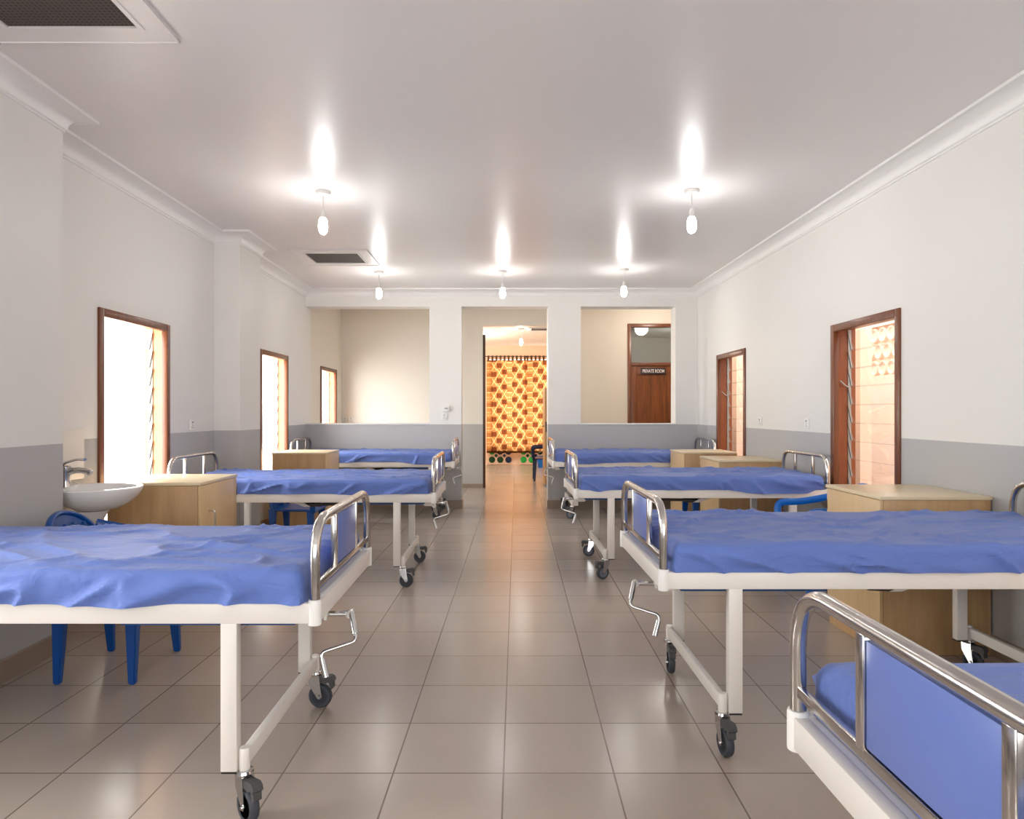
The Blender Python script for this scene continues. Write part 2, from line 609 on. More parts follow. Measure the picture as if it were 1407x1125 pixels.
zl = 2.857
prof = [(0, zl - .01), (.009, zl - .01), (.009, zl + .004), (.014, zl + .006)]
for k in range(9):
    t = k / 8 * PI / 2
    prof.append((.106 - .09 * math.cos(t), zl + .008 + .076 * math.sin(t)))
prof += [(.106, ZC - .016), (.126, ZC - .016), (.128, ZC - .002), (.128, ZC)]
structure(sweep_profile(prof, path).build('trim_cornice', M['cornice'], angle=50))
sk = [(0, .11), (.010, .11), (.013, .105), (.013, 0)]
left_path = path[:10] + [(-.551, YP), (-.551, YQ)]
right_path = [(.62, YQ), (.62, YP), (XR, YP), (XR, YB)]
structure(sweep_profile(sk, left_path).build('baseboard_left', M['skirting'], smooth=False))
structure(sweep_profile(sk, right_path).build('baseboard_right', M['skirting'], smooth=False))
structure(MB().box(-2.75, -.33, YF - .012, YF, 0, .07).build('baseboard_corridor', M['skirting'], smooth=False))


# ------------------------------------------------------------------ windows
def window(idx, xw, side, ya, yb, depth=.10):
    """side -1: opening in a left wall (outside towards -x), +1: right wall"""
    b = .045
    mb = MB()
    xi0, xi1 = xw - side * .016, xw + side * .03
    mb.box(xi0, xi1, ya - .012, ya + b, WZ0 - .01, WZ1 + .012, .006)
    mb.box(xi0, xi1, yb - b, yb + .012, WZ0 - .01, WZ1 + .012, .006)
    mb.box(xi0, xi1, ya + b, yb - b, WZ1 - b, WZ1 + .012, .006)
    mb.box(xi0 - side * .02, xi1, ya - .02, yb + .02, WZ0 - .02, WZ0 + .03, .006)
    w = structure(mb.build('window_%d' % idx, M['frame_wood']))
    mb = MB()
    xo0, xo1 = xw + side * .03, xw + side * (TW - .01)
    g = .022
    mb.box(xo0, xo1, ya, ya + g, WZ0, WZ1); mb.box(xo0, xo1, yb - g, yb, WZ0, WZ1)
    mb.box(xo0, xo1, ya + g, yb - g, WZ1 - g, WZ1); mb.box(xo0, xo1, ya + g, yb - g, WZ0, WZ0 + g)
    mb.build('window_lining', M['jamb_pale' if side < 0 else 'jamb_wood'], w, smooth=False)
    xc = xw + side * (depth + .02)
    n_bl = 10
    z0, z1 = WZ0 + .05, WZ1 - .05
    pitch = (z1 - z0) / n_bl
    for yc, s in ((ya + g, 1), (yb - g, -1)):
        mb = MB()
        mb.box(xc - .012, xc + .012, yc, yc + s * .008, z0 - .02, z1 + .02)
        for k in range(n_bl):
            zc = z0 + pitch * (k + .5)
            # clip that carries each blade
            mb.prism([(xc - side * .016, zc + pitch * .44), (xc - side * .008, zc + pitch * .47), (xc + side * .018, zc - pitch * .42), (xc + side * .010, zc - pitch * .46)],
                     yc + s * .004, yc + s * .018, 'y')
        mb.build('louvre_channel', M['louvre_metal'], w, smooth=False)
    for k in range(n_bl):
        zc = z0 + pitch * (k + .5)
        mb = MB()
        t = .0012
        mb.prism([(xc - side * .014 - t, zc + pitch * .53), (xc - side * .014 + t, zc + pitch * .53), (xc + side * .016 + t, zc - pitch * .53), (xc + side * .016 - t, zc - pitch * .53)],
                 ya + g + .012, yb - g - .012, 'y')
        mb.build('louvre_blade', M['louvre_glass'], w, smooth=False)
    mb = MB()
    ye = ya + g if side < 0 else yb - g
    s = 1 if side < 0 else -1
    mb.tube(rounded([(xc - side * .015, ye + s * .02, 1.50), (xc - side * .04, ye + s * .025, 1.51), (xc - side * .085, ye + s * .03, 1.55)], .01), .006, 8)
    mb.build('louvre_handle', M['louvre_metal'], w)
    return w


for i, (a, b) in enumerate(WINL):
    window(i + 1, XL, -1, a, b)
window(4, -2.75, -1, *WIN3)
for i, (a, b) in enumerate(WINR):
    window(5 + i, XR, 1, a, b)

# outside: verandah wall with pierced blocks on the right, posts, paving
mb = MB()
mb.box(4.3, 4.45, -1.0, 14, -.2, 1.72)
mb.box(4.3, 4.45, -1.0, 14, 2.28, 2.5)
mb.box(4.36, 4.40, -1.0, 14, 1.72, 2.28)
structure(mb.build('wall_verandah', M['outside_wall'], smooth=False))
mb = MB()
R = .085
yv = 3.4
while yv < 13.6:
    for zr in range(3):
        mb.lathe([(0, -.03), (R - .030, -.035), (R - .018, -.055), (R - .004, -.055), (R, -.045), (R, .05), (0, .05)], (4.37, yv + (zr % 2) * R, 1.72 + R + zr * .19), 'x', 18)
    yv += 2 * R + .01
structure(mb.build('trim_pierced_blocks', M['outside_wall']))
structure(MB().box(3.1, 3.2, 6.02, 6.20, 0, 2.5).box(3.1, 3.2, 9.2, 9.38, 0, 2.5).build('trim_verandah_post', M['outside_wall'], smooth=False))
structure(MB().box(-3.25, -3.1, 6.05, 6.3, 1.45, 2.5).box(-3.25, -3.1, 9.3, 9.6, 1.4, 2.5).box(-3.4, -3.25, 12.6, 12.9, 1.35, 2.5).build('trim_left_verandah_post', M['outside_wall'], smooth=False))
structure(MB().box(-12, -3.4, -6, 24, -.12, -.06).box(4.6, 12, -6, 24, -.12, -.06).box(-3.4, 4.6, 17.3, 24, -.12, -.06).build('ground', M['ground'], smooth=False))

# ------------------------------------------------------------------ doors
mb = MB()
fw = .062
mb.box(DX0, DX0 + fw, YF - .02, YF + .1, 0, DZ, .004)
mb.box(DX1 - fw, DX1, YF - .02, YF + .1, 0, DZ, .004)
mb.box(DX0 + fw, DX1 - fw, YF - .02, YF + .1, DZ - fw, DZ, .004)
mb.box(DX0 + fw, DX1 - fw, YF - .02, YF + .1, 2.09, 2.145, .004)
d = structure(mb.build('door_1', M['frame_wood']))
lx0, lx1 = DX0 + fw, DX1 - fw
mb = MB()
mb.box(lx0, lx1, YF + .015, YF + .05, .01, 2.09)
mb.box(lx0, lx0 + .10, YF + .004, YF + .02, .01, 2.09, .003)
mb.box(lx1 - .10, lx1, YF + .004, YF + .02, .01, 2.09, .003)
mb.box(lx0 + .10, lx1 - .10, YF + .004, YF + .02, 1.93, 2.09, .003)
mb.box(lx0 + .10, lx1 - .10, YF + .004, YF + .02, .01, .22, .003)
mb.build('door_leaf', M['door_wood'], d)
MB().box(lx0, lx1, YF + .04, YF + .046, 2.145, DZ - fw).build('transom_glass', M['glass'], d)
mb = MB()
mb.box(lx0 + .03, lx0 + .07, YF - .004, YF + .004, .96, 1.12, .002)
mb.tube(rounded([(lx0 + .05, YF - .004, 1.06), (lx0 + .05, YF - .05, 1.06), (lx0 + .17, YF - .05, 1.06)], .015), .009, 10)
mb.build('door_handle', M['steel'], d)

sg = MB().box(2.375, 2.80, YF - .012, YF + .004, 1.935, 2.055, .003).build('door_sign', M['sign'])
tag(sg, 'dark rectangular sign reading PRIVATE ROOM on the brown door', 'sign')
cu = bpy.data.curves.new('lettering', 'FONT')
cu.body = 'PRIVATE ROOM'
cu.align_x = 'CENTER'; cu.align_y = 'CENTER'
cu.size = .082; cu.extrude = .002; cu.offset = .0004
tmp = bpy.data.objects.new('lettering_source', cu)
C.objects.link(tmp)
bpy.context.view_layer.update()
me = bpy.data.meshes.new_from_object(tmp.evaluated_get(bpy.context.evaluated_depsgraph_get()))
wdt = max(v.co.x for v in me.vertices) - min(v.co.x for v in me.vertices)
bpy.data.objects.remove(tmp)
me.materials.clear(); me.materials.append(M['letter'])
kx = .37 / wdt
for v in me.vertices:
    v.co = Vector((v.co.x * kx + 2.5875, YF - .0125 - v.co.z, v.co.y + 1.995))
lt = bpy.data.objects.new('lettering', me); C.objects.link(lt); lt.parent = sg
lt['label'] = 'white capital letters PRIVATE ROOM'

# passage: dark door frame on the left, open leaf on the right
structure(MB().box(-.33, -.288, YF - .01, YF + .16, 0, 2.62, .004).build('trim_passage_jamb', M['dark_wood']))
t = thing('wooden_door', 'open wooden door leaf seen edge-on at the right side of the passage', 'door', (.765, 12.10, 0), 0)
MB().box(-.025, .025, 0, .60, .03, 1.72, .004).build('door_leaf', M['pale_wood'], t)
MB().box(-.012, .012, -.004, .0, .95, 1.13).build('lock_plate', M['dark_steel'], t)
MB().tube(rounded([(-.025, .06, 1.05), (-.06, .06, 1.05), (-.06, .16, 1.05)], .015), .009, 10).build('door_handle', M['dark_steel'], t)
MB().box(-.03, .03, -.02, .03, 0, .04, .006).build('door_stop', M['grey_plastic'], t)


# ------------------------------------------------------------------ hospital bed
BL, BW = 2.0, .89
RZ0, RZ1 = .632, .697        # rails
HT = .972                    # top of the hoops


def make_caster(s):
    """caster hanging below the stem socket, origin at the top of its swivel (z=.165 above floor)"""
    mb = MB()
    mb.lathe([(0, .004), (.012, .004), (.012, -.004), (.027, -.006), (.030, -.014), (.027, -.022), (.018, -.026), (0, -.026)], seg=20)
    tr = .024
    for sy in (-1, 1):
        poly = [(-.026, -.022), (.024, -.022), (.026, -.05), (tr + .012, -.112), (tr + .004, -.124), (tr - .008, -.122), (tr - .016, -.108), (-.022, -.062)]
        mb.prism(poly, sy * .018, sy * .0205, 'y')
    mb.box(-.026, .024, -.020, .020, -.026, -.021)
    mb.lathe([(0, -.026), (.006, -.026), (.008, -.023), (.008, .023), (.006, .026), (0, .026)], (tr, 0, -.113), 'y', 12)
    fork = mb.build('caster', M['chrome'])
    mb = MB()
    R = .052
    mb.lathe([(R - .016, -.0145), (R - .006, -.0155), (R - .001, -.010), (R, 0), (R - .001, .010), (R - .006, .0155), (R - .016, .0145), (R - .016, -.0145)], (tr, 0, -.113), 'y', 28)
    w = mb.build('wheel', M['rubber'], fork)
    mb = MB()
    mb.lathe([(.0, -.010), (.012, -.014), (.016, -.010), (.030, -.009), (.034, -.013), (.0365, -.013), (.0365, .013), (.034, .013), (.030, .009), (.016, .010), (.012, .014), (0, .010)], (tr, 0, -.113), 'y', 24)
    mb.build('hub', M['hub'], fork)
    mb = MB()
    mb.prism([(.020, -.028), (.072, -.022), (.086, -.030), (.090, -.044), (.080, -.052), (.068, -.047), (.052, -.056), (.024, -.05)], -.017, .017, 'y')
    mb.prism([(.062, -.048), (.084, -.05), (.086, -.074), (.076, -.082)], -.014, .014, 'y')
    mb.build('brake_pedal', M['brake'], fork)
    return fork


def make_bed(s, name_label):
    """local x: foot at 0 and head at s*BL; local y: 0 near long side ... BW far side"""
    root = thing('hospital_bed', name_label, 'hospital bed')
    X = lambda u: s * u
    mb = MB()
    # side rails and end rails
    for v0, v1 in ((0, .03), (BW - .03, BW)):
        mb.box(X(.028), X(BL - .028), v0, v1, RZ0, RZ1, .004)
    for u0, u1 in ((.0, .03), (BL - .03, BL)):
        mb.box(X(u0), X(u1), .03, BW - .03, RZ0, RZ1, .004)
    for ua, ub in ((.03, .085), (BL - .085, BL - .03)):
        mb.box(X(ua), X(ub), .03, BW - .03, RZ1 - .010, RZ1 - .002)
    mb.box(X(.66), X(.69), .03, BW - .03, RZ0 + .005, RZ0 + .035)
    mb.box(X(1.3), X(1.33), .03, BW - .03, RZ0 + .005, RZ0 + .035)
    mb.build('bed_frame', M['white_paint'], root)
    # corner sockets
    for u in (.016, BL - .016):
        for v in (.016, BW - .016):
            MB().lathe([(0, RZ0 - .006), (.021, RZ0 - .006), (.0215, RZ0), (.0215, RZ1 + .004), (.0200, RZ1 + .009), (.0165, RZ1 + .010), (.0165, RZ1 + .002), (0, RZ1 + .002)], (X(u), v, 0), seg=20).build('corner_socket', M['white_plastic'], root)
    # hoops
    for end, u in (('footboard', .016), ('headboard', BL - .016)):
        pts = rounded([(X(u), .016, RZ1 - .01), (X(u), .016, HT - .016), (X(u), BW - .016, HT - .016), (X(u), BW - .016, RZ1 - .01)], .15, 12)
        mb = MB().tube(pts, .016, 18)
        mb.box(X(u) - .008, X(u) + .008, .024, BW - .024, .735, .757, .002)
        hoop = mb.build(end, M['steel'], root)
        for v in (.275, BW - .275):
            MB().box(X(u) - .010, X(u) + .010, v - .0125, v + .0125, .752, HT - .028, .002).build('upright_bar', M['steel'], hoop)
        if end == 'footboard':
            p = MB().box(X(u) - .006, X(u) + .006, .290, BW - .290, .760, HT - .036, .002).build('blue_panel', M['panel'], hoop)
            p['label'] = 'blue laminate panel'
    # legs with cross bars and casters
    for end, (ua, ub, ut) in (('foot', (.262, .315, .244)), ('head', (BL - .262, BL - .315, BL - .244))):
        for v in (.022, BW - .022):
            mb = MB()
            mb.box(X(ua), X(ub), v - .02, v + .02, .158, RZ0 + .01, .004)
            sg_ = X(ub)
            mb.build('leg', M['white_paint'], root)
            MB().box(X(ua) + (X(ub) - X(ua)) * .05, X(ua) + (X(ub) - X(ua)) * .95, v - .018, v + .018, .152, .159).build('leg_cap', M['black'], root)
        mb = MB()
        mb.box(X(ut) - .0125, X(ut) + .0125, .022, BW - .022, .172, .222, .003)
        for v in (.022, BW - .022):
            mb.lathe([(0, .160), (.0175, .160), (.0175, .226), (.015, .230), (0, .230)], (X(ut), v, 0), seg=18)
        mb.build('leg_crossbar', M['white_paint'], root)
        for v in (.022, BW - .022):
            c = make_caster(s)
            c.parent = root
            c.location = (X(ut), v, .165)
            c.rotation_euler = (0, 0, random.uniform(-.4, .4))
    # sprung deck below the mattress
    mb = MB()
    mb.box(X(.09), X(.66), .05, BW - .05, RZ0 - .020, RZ0 + .008, .004)
    mb.box(X(.70), X(1.29), .05, BW - .05, RZ1 - .012, RZ1 - .002, .004)
    mb.box(X(1.34), X(BL - .09), .05, BW - .05, RZ1 - .012, RZ1 - .002, .004)
    mb.build('bed_deck', M['bed_blue'], root)
    # lifting gear: screw rod and rocker
    vy = .21
    mb = MB().tube([(X(.1), vy, .612), (X(.9), vy, .592)], .011, 10)
    mb.tube([(X(.9), vy, .592), (X(1.02), vy, .586)], .017, 10)
    mb.build('lifting_rod', M['dark_steel'], root)
    MB().prism([(X(.98), .575), (X(1.03), .575), (X(1.16), .625), (X(1.16), .642), (X(1.10), .642)], vy - .02, vy + .02, 'y').build('lifting_rocker', M['white_paint'], root)
    # crank at the foot end
    mb = MB()
    mb.prism([(X(.035), RZ0 + .02), (X(.115), RZ0 + .02), (X(.115), .596), (X(.10), .582), (X(.055), .582), (X(.035), .60)], vy - .028, vy + .028, 'y')
    mb.box(X(.02), X(.03), vy - .03, vy - .012, .59, RZ0 + .01)
    mb.build('crank_bracket', M['white_paint'], root)
    mb = MB()
    mb.tube([(X(.06), vy, .604), (X(-.06), vy, .604)], .010, 12)
    mb.tube([(X(-.055), vy - .012, .604), (X(-.055), vy + .012, .604)], .014, 12)
    A = [(X(-.060), vy - .002, .612), (X(-.088), vy - .05, .525), (X(.03), vy - .07, .492), (X(.004), vy - .095, .418)]
    mb.tube(rounded(A, .02, 5), .0065, 12)
    cr = mb.build('crank', M['chrome'], root)
    a, b = Vector(A[0]), Vector(A[1])
    MB().tube([a.lerp(b, .02), a.lerp(b, .75)], .0105, 12).build('crank_sleeve', M['chrome'], cr)
    a, b = Vector(A[2]), Vector(A[3])
    MB().tube([a.lerp(b, .25), b], [.0095, .0105], 12).build('crank_grip', M['chrome'], cr)
    return root


def make_mattress(s, label, loc, seed):
    L0, L1, W0, W1 = .056, BL - .050, -.003, BW + .003
    T = .104
    zb = RZ1 + .001
    NX, NY, NZ = 170, 64, 10
    rnd = random.Random(seed)
    r = .030
    bm = bmesh.new()
    verts = {}
    off = seed * 13.7
    creases = []
    for k in range(9):
        creases.append((rnd.uniform(.1, 1.9), rnd.uniform(.0, .9), rnd.uniform(-.9, .9), rnd.uniform(.25, .7), rnd.uniform(.006, .013), rnd.uniform(.008, .015)))
    fold_y = rnd.uniform(.40, .5)

    def sm(x):
        x = max(0., min(1., x))
        return x * x * (3 - 2 * x)

    hem_c = [rnd.uniform(.1, 1.9) for _ in range(2)]

    def hem(x, v):
        q = .5 + .5 * noise.noise(Vector((x * 1.6 + off, 7.7 + v, 0)))
        return .030 * sm((q - .42) * 3.2)

    def place(i, j, k):
        x = L0 + (L1 - L0) * i / NX
        y = W0 + (W1 - W0) * j / NY
        z = T * k / NZ
        q = Vector((min(max(x, L0 + r), L1 - r), min(max(y, W0 + r), W1 - r), min(z, T - r)))
        dlt = Vector((x, y, z)) - q
        p = Vector((x, y, z))
        if dlt.length > 1e-9:
            nrm = dlt.normalized()
            mx = max(abs(dlt.x), abs(dlt.y), abs(dlt.z))
            p = q + nrm * mx if mx > 1e-9 else p
        top = sm((z / T - .55) / .45)
        # top wrinkles
        dz = .007 * noise.noise(Vector((x * 2.1 + off, y * 2.6, 1.3)))
        w = noise.noise(Vector((x * 3.2 + off, y * 3.0, 4.1))) * .35
        rid = 1 - abs(noise.noise(Vector((x * 2.6 + y * 2.4 + w * 2 + off, y * 5.5 - x * 1.6 + w, 2.2)))) * 3.4
        dz += .014 * max(0, rid) ** 2
        dz -= .0035 * math.exp(-((y - fold_y - .015 * math.sin(x * 2 + off)) / .006) ** 2)
        for (cx, cy, ang, ln, am, wd) in creases:
            ca, sa = math.cos(ang), math.sin(ang)
            a = (x - cx) * ca + (y - cy) * sa
            b = -(x - cx) * sa + (y - cy) * ca
            dz += am * math.exp(-(a / ln) ** 2) * math.exp(-(b / wd) ** 2)
        edge = min(1, min(x - L0, L1 - x, y - W0, W1 - y) / .05)
        p.z += dz * top * (.35 + .65 * max(0, edge))
        # side folds
        side = 1 - sm((z / T - .75) / .25)
        for (dist, nrm, al) in ((y - W0, Vector((0, -1, 0)), x), (W1 - y, Vector((0, 1, 0)), x + 5), (x - L0, Vector((-1, 0, 0)), y + 9), (L1 - x, Vector((1, 0, 0)), y + 14)):
            if dist < 1e-6:
                zz = z / T
                lean = (zz - .5) * .10 * (1 + noise.noise(Vector((al * 1.2 + off, 3, 3))) * 2.5)
                f = noise.noise(Vector(((al + lean) * 8.5 + off, zz * .9, 5.5)))
                f2 = 1 - abs(noise.noise(Vector(((al + lean * 1.6) * 5.2 + off, zz * .6, 8.5)))) * 3.2
                f3 = noise.noise(Vector((al * 2.2 + off, zz * 1.4, 11.5)))
                env = .35 + .65 * sm(1.25 - zz)
                dd = (.012 * f + .030 * max(0, f2) ** 2 + .012 * f3) * env * sm((1.02 - zz) * 2.2)
                if abs(nrm.x) > .5:
                    dd = min(dd * .2, .002) + (.010 if nrm.x < 0 else .004) * max(0., 1 - zz)
                dd = max(dd, 0) if abs(nrm.y) > .5 else dd
                h = hem(al, nrm.y) * sm((x - .10) / .1) * sm((BL - .10 - x) / .1) if abs(nrm.y) > .5 else 0
                tt = max(0., 1 - zz) ** 1.5
                p += nrm * (dd + tt * (.001 + h * .35 if abs(nrm.y) > .5 else 0))
                p.z -= h * tt
        return (s * p.x, p.y, p.z + zb)

    def V(i, j, k):
        if (i, j, k) not in verts:
            verts[(i, j, k)] = bm.verts.new(place(i, j, k))
        return verts[(i, j, k)]

    for i in range(NX):
        for j in range(NY):
            bm.faces.new((V(i, j, NZ), V(i + 1, j, NZ), V(i + 1, j + 1, NZ), V(i, j + 1, NZ)))
    for i in range(NX):
        for k in range(NZ):
            bm.faces.new((V(i, 0, k), V(i + 1, 0, k), V(i + 1, 0, k + 1), V(i, 0, k + 1)))
            bm.faces.new((V(i + 1, NY, k), V(i, NY, k), V(i, NY, k + 1), V(i + 1, NY, k + 1)))
    for j in range(NY):
        for k in range(NZ):
            bm.faces.new((V(0, j + 1, k), V(0, j, k), V(0, j, k + 1), V(0, j + 1, k + 1)))
            bm.faces.new((V(NX, j, k), V(NX, j + 1, k), V(NX, j + 1, k + 1), V(NX, j, k + 1)))
    mb = MB(); mb.bm.free(); mb.bm = bm
    o = mb.build('mattress', M['sheet'], loc=loc, angle=70)
    return tag(o, label, 'mattress', 'mattresses in blue sheets')


beds = [  # side, foot x, near y, wording, caster angles
    (-1, -.585, 2.215, 'the left bed nearest the camera', (-.75, -.08, 1.0, 2.9)),
    (-1, -.495, 5.16, 'the middle bed of the left row', (.05, .1, .3, .4)),
    (-1, -.580, 8.43, 'the farthest left bed, against the half wall', (.5, .9, .2, .1)),
    (1, .584, .535, 'the nearest right bed, cut off by the lower right corner', (.5, 1.2, .6, .3)),
    (1, .602, 2.645, 'the right bed in front of the brown window', (-1.45, -1.62, 1.4, -1.2)),
    (1, .563, 5.42, 'the third right bed from the camera', (-2.7, 2.95, .6, .3)),
    (1, .610, 8.45, 'the farthest right bed, below the private room door', (2.6, 2.2, .6, .3)),
]
bed_label = [
    'white steel hospital bed of the left row nearest the camera',
    'white steel hospital bed in the middle of the left row',
    'farthest hospital bed of the left row, beside the grey half wall',
    'nearest hospital bed, its blue footboard cut off at the lower right corner',
    'second hospital bed of the right row, with crank hanging toward the aisle',
    'third hospital bed of the right row, headboard beside the tall brown window',
    'farthest hospital bed of the right row, beside the grey half wall',
]
mat_label = [
    'mattress in wrinkled blue sheet on the nearest left bed',
    'mattress in blue sheet on the middle left bed',
    'mattress in blue sheet on the farthest left bed',
    'mattress in blue sheet behind the big footboard at lower right',
    'long mattress in blue sheet sagging over the second right bed',
    'mattress in blue sheet with many side folds on third right bed',
    'mattress in blue sheet on the farthest right bed by half wall',
]
proto = {}
for i, (s, fx, ny, wording, cas) in enumerate(beds):
    if s not in proto:
        b = proto[s] = make_bed(s, bed_label[i])
    else:
        b = copy_tree(proto[s])
    b.location = (fx, ny, 0)
    b['label'] = bed_label[i]
    b['group'] = 'hospital beds'
    k = 0
    for ch in b.children:
        if ch.name.startswith('caster'):
            # stored order: foot near, foot far, head near, head far
            ch.rotation_euler.z = cas[k % 4] if s > 0 else cas[k % 4]
            k += 1
    make_mattress(s, mat_label[i], (fx, ny, 0), i + 1)


# ------------------------------------------------------------------ bedside cabinets
def make_cabinet(s, label):
    """s=+1: aisle face towards +x. origin at floor, wall/near corner; spans x 0..s*.6, y 0...62"""
    W, D, HH = .60, .62, .853
    X = lambda u: s * u
    root = thing('bedside_cabinet', label, 'cabinet', group='bedside cabinets')
    mb = MB()
    mb.box(X(.004), X(W - .018), .004, D - .004, .0, HH - .02, .002)
    mb.build('carcass', M['ply_z'], root)
    MB().box(X(0), X(W + .004), -.004, D + .004, HH - .019, HH, .002).build('cabinet_top', M['ply_top'], root)
    dr = MB().box(X(W - .017), X(W), .006, D - .006, .06, HH - .022, .002).build('cabinet_door', M['ply_door'], root)
    yh = .13
    MB().tube(rounded([(X(W), yh, .655), (X(W + .042), yh, .655), (X(W + .042), yh, .54), (X(W), yh, .54)], .012), .005, 10).build('door_handle', M['chrome'], dr)
    mb = MB()
    for z in (.14, .70):
        mb.box(X(W - .003), X(W + .003), D - .012, D - .003, z, z + .06, .001)
    mb.build('hinge', M['dark_steel'], dr)
    mb = MB()
    mb.box(X(W - .014), X(W - .004), .03, D - .03, 0, .055)
    mb.build('plinth', M['ply_z'], root)
    return root


cab = [
    (1, -2.535, 4.45, 'plywood bedside cabinet behind the wash basin, pale top and long handle'),
    (1, -2.545, 7.68, 'plywood bedside cabinet of the left side nearest the half wall'),
    (-1, 2.630, 3.73, 'largest plywood cabinet of the right side, under the nearer right window'),
    (-1, 2.630, 6.51, 'middle plywood cabinet of the right side, in front of the farther one'),
    (-1, 2.630, 7.77, 'farthest plywood cabinet of the right side, by the last bed'),
]
cproto = {}
for s, x, y, lab in cab:
    if s not in cproto:
        c = cproto[s] = make_cabinet(s, lab)
    else:
        c = copy_tree(cproto[s])
    c.location = (x, y, 0)
    c['label'] = lab


# ------------------------------------------------------------------ plastic armchairs (front towards local +x)
def make_chair(label, mat):
    root = thing('plastic_armchair', label, 'chair', group='plastic armchairs')

    def seat_fn(u, v):
        x = -.21 + .43 * u
        y = (v - .5) * (.46 - .05 * (1 - u))
        z = .43 - .016 * math.sin(PI * u) * math.sin(PI * v) - .02 * max(0, u - .85) / .15
        return Vector((x, y, z))
    mb = MB()
    mb.grid(seat_fn, 14, 14)
    o = mb.build('seat', mat, root, normals=False)
    md = o.modifiers.new('thickness', 'SOLIDIFY'); md.thickness = .022; md.offset = -1
    # backrest: rim and slats on a leaning curved surface

    def back_pt(a, h):
        # a -1..1 across, h 0..1 up
        w = .225 - .03 * h * h
        x = -.205 - .10 * h + .045 * a * a
        return Vector((x, a * w, .42 + .375 * h))
    mb = MB()
    rim = []
    for k in range(31):
        t = k / 30
        ang = PI * (1 - t)
        a = math.cos(ang)
        h = max(0., math.sin(ang)) ** .45
        rim.append(back_pt(a * 1.0, h * .975))
    mb.tube(rim, .014, 10, flat=.02)
    for a in (-.62, -.31, 0, .31, .62):
        hmax = max(0., 1 - a * a) ** .22
        pts = [back_pt(a, q * min(.82, hmax * .9)) for q in (0, .25, .5, .75, 1)]
        mb.tube(pts, .006, 8, flat=.022)
    mb.grid(lambda u, v: back_pt((u * 2 - 1) * .96, .62 + .35 * v * (1 - abs(u * 2 - 1) ** 3)) + Vector((.006, 0, 0)), 20, 4)
    mb.build('backrest', mat, root)
    for sy in (-1, 1):
        pts = rounded([(.205, sy * .225, .40), (.225, sy * .265, .635), (.05, sy * .272, .635), (-.12, sy * .262, .665), (-.245, sy * .222, .70)], .07, 6)
        MB().tube(pts, .013, 10, flat=.026).build('armrest', mat, root)
        for fx, tx in ((.18, .195), (-.17, -.165)):
            mb = MB()
            top = [(fx - .035, sy * .165), (fx + .03, sy * .165), (fx + .03, sy * .225), (fx - .035, sy * .225)]
            bot = [(tx - .018, sy * .215), (tx + .016, sy * .215), (tx + .016, sy * .245), (tx - .018, sy * .245)]
            A = [mb.bm.verts.new((x, y, .425)) for x, y in top]
            B = [mb.bm.verts.new((x, y, 0)) for x, y in bot]
            for k in range(4):
                mb.bm.faces.new((A[k], A[(k + 1) % 4], B[(k + 1) % 4], B[k]))
            mb.bm.faces.new(A); mb.bm.faces.new(B[::-1])
            bmesh.ops.recalc_face_normals(mb.bm, faces=mb.bm.faces)
            bmesh.ops.bevel(mb.bm, geom=list(mb.bm.edges), offset=.006, segments=2, affect='EDGES')
            mb.build('leg', mat, root)
    return root


def recolour(o, mat):
    for ch in o.children:
        ch.data = ch.data.copy()
        ch.data.materials[0] = mat


ch0 = make_chair('blue plastic armchair behind the nearest left bed, below the basin', M['chair_dark'])
ch0.location = (-1.97, 3.57, 0)
for lab, x, y, rz, m in (
        ('blue plastic armchair half hidden behind the middle left bed', -1.96, 6.66, 0, None),
        ('bright blue plastic armchair with curved armrest beside the right cabinet', 2.27, 4.92, PI, M['chair_blue']),
        ('blue plastic armchair whose leg shows between the two far right cabinets', 2.20, 7.46, PI, None),
        ('dark navy plastic armchair seen through the passage in front of the curtain', .80, 13.22, PI, M['chair_navy'])):
    c = copy_tree(ch0)
    c.location = (x, y, 0); c.rotation_euler.z = rz; c['label'] = lab
    if y == 6.66:
        c.scale.z = .93          # a lower chair
    if m:
        recolour(c, m)

t = thing('plastic_bucket', 'bright blue plastic bucket on the far room floor behind the navy chair', 'bucket', (.95, 16.2, 0))
MB().lathe([(0, 0), (.115, 0), (.12, .01), (.145, .25), (.155, .252), (.155, .262), (.14, .262), (.112, .02), (0, .02)], seg=28).build('bucket_body', M['chair_blue'], t)
MB().tube([(.15 * math.cos(k * PI / 12), -.012 * math.sin(k * PI / 12) - .0, .25 + .13 * math.sin(k * PI / 12)) for k in range(13)], .004, 8).build('bucket_handle', M['steel'], t)

# ------------------------------------------------------------------ wash basin
t = thing('wash_basin', 'white ceramic wall basin beside the left pillar', 'basin', (-2.405, 4.125, .862))
mb = MB()
mb.lathe([(0, -.140), (.06, -.139), (.12, -.127), (.18, -.094), (.225, -.052), (.246, -.020), (.250, -.006), (.246, .001), (.236, .002),
          (.222, -.004), (.208, -.025), (.17, -.072), (.10, -.105), (.02, -.112), (0, -.112)], seg=48, sy=.96)
mb.box(-.255, -.185, -.17, .17, -.05, .002, .012)
mb.build('bowl', M['ceramic'], t)
MB().lathe([(0, -.196), (.058, -.196), (.064, -.190), (.076, -.168), (.098, -.138), (.0, -.138)], (-.03, 0, 0), seg=24).build('trap_collar', M['ceramic'], t)
MB().tube(rounded([(-.03, 0, -.19), (-.03, 0, -.30), (-.16, 0, -.30), (-.16, 0, -.25), (-.25, 0, -.25)], .04), .02, 14).build('waste_pipe', M['white_plastic'], t)
MB().lathe([(0, -.108), (.02, -.108), (.022, -.104), (0, -.104)], (0, 0, 0), seg=16).build('drain', M['chrome'], t)
t2 = thing('basin_tap', 'chrome mixer tap with flat lever on the wash basin', 'tap', (-2.585, 4.115, .864))
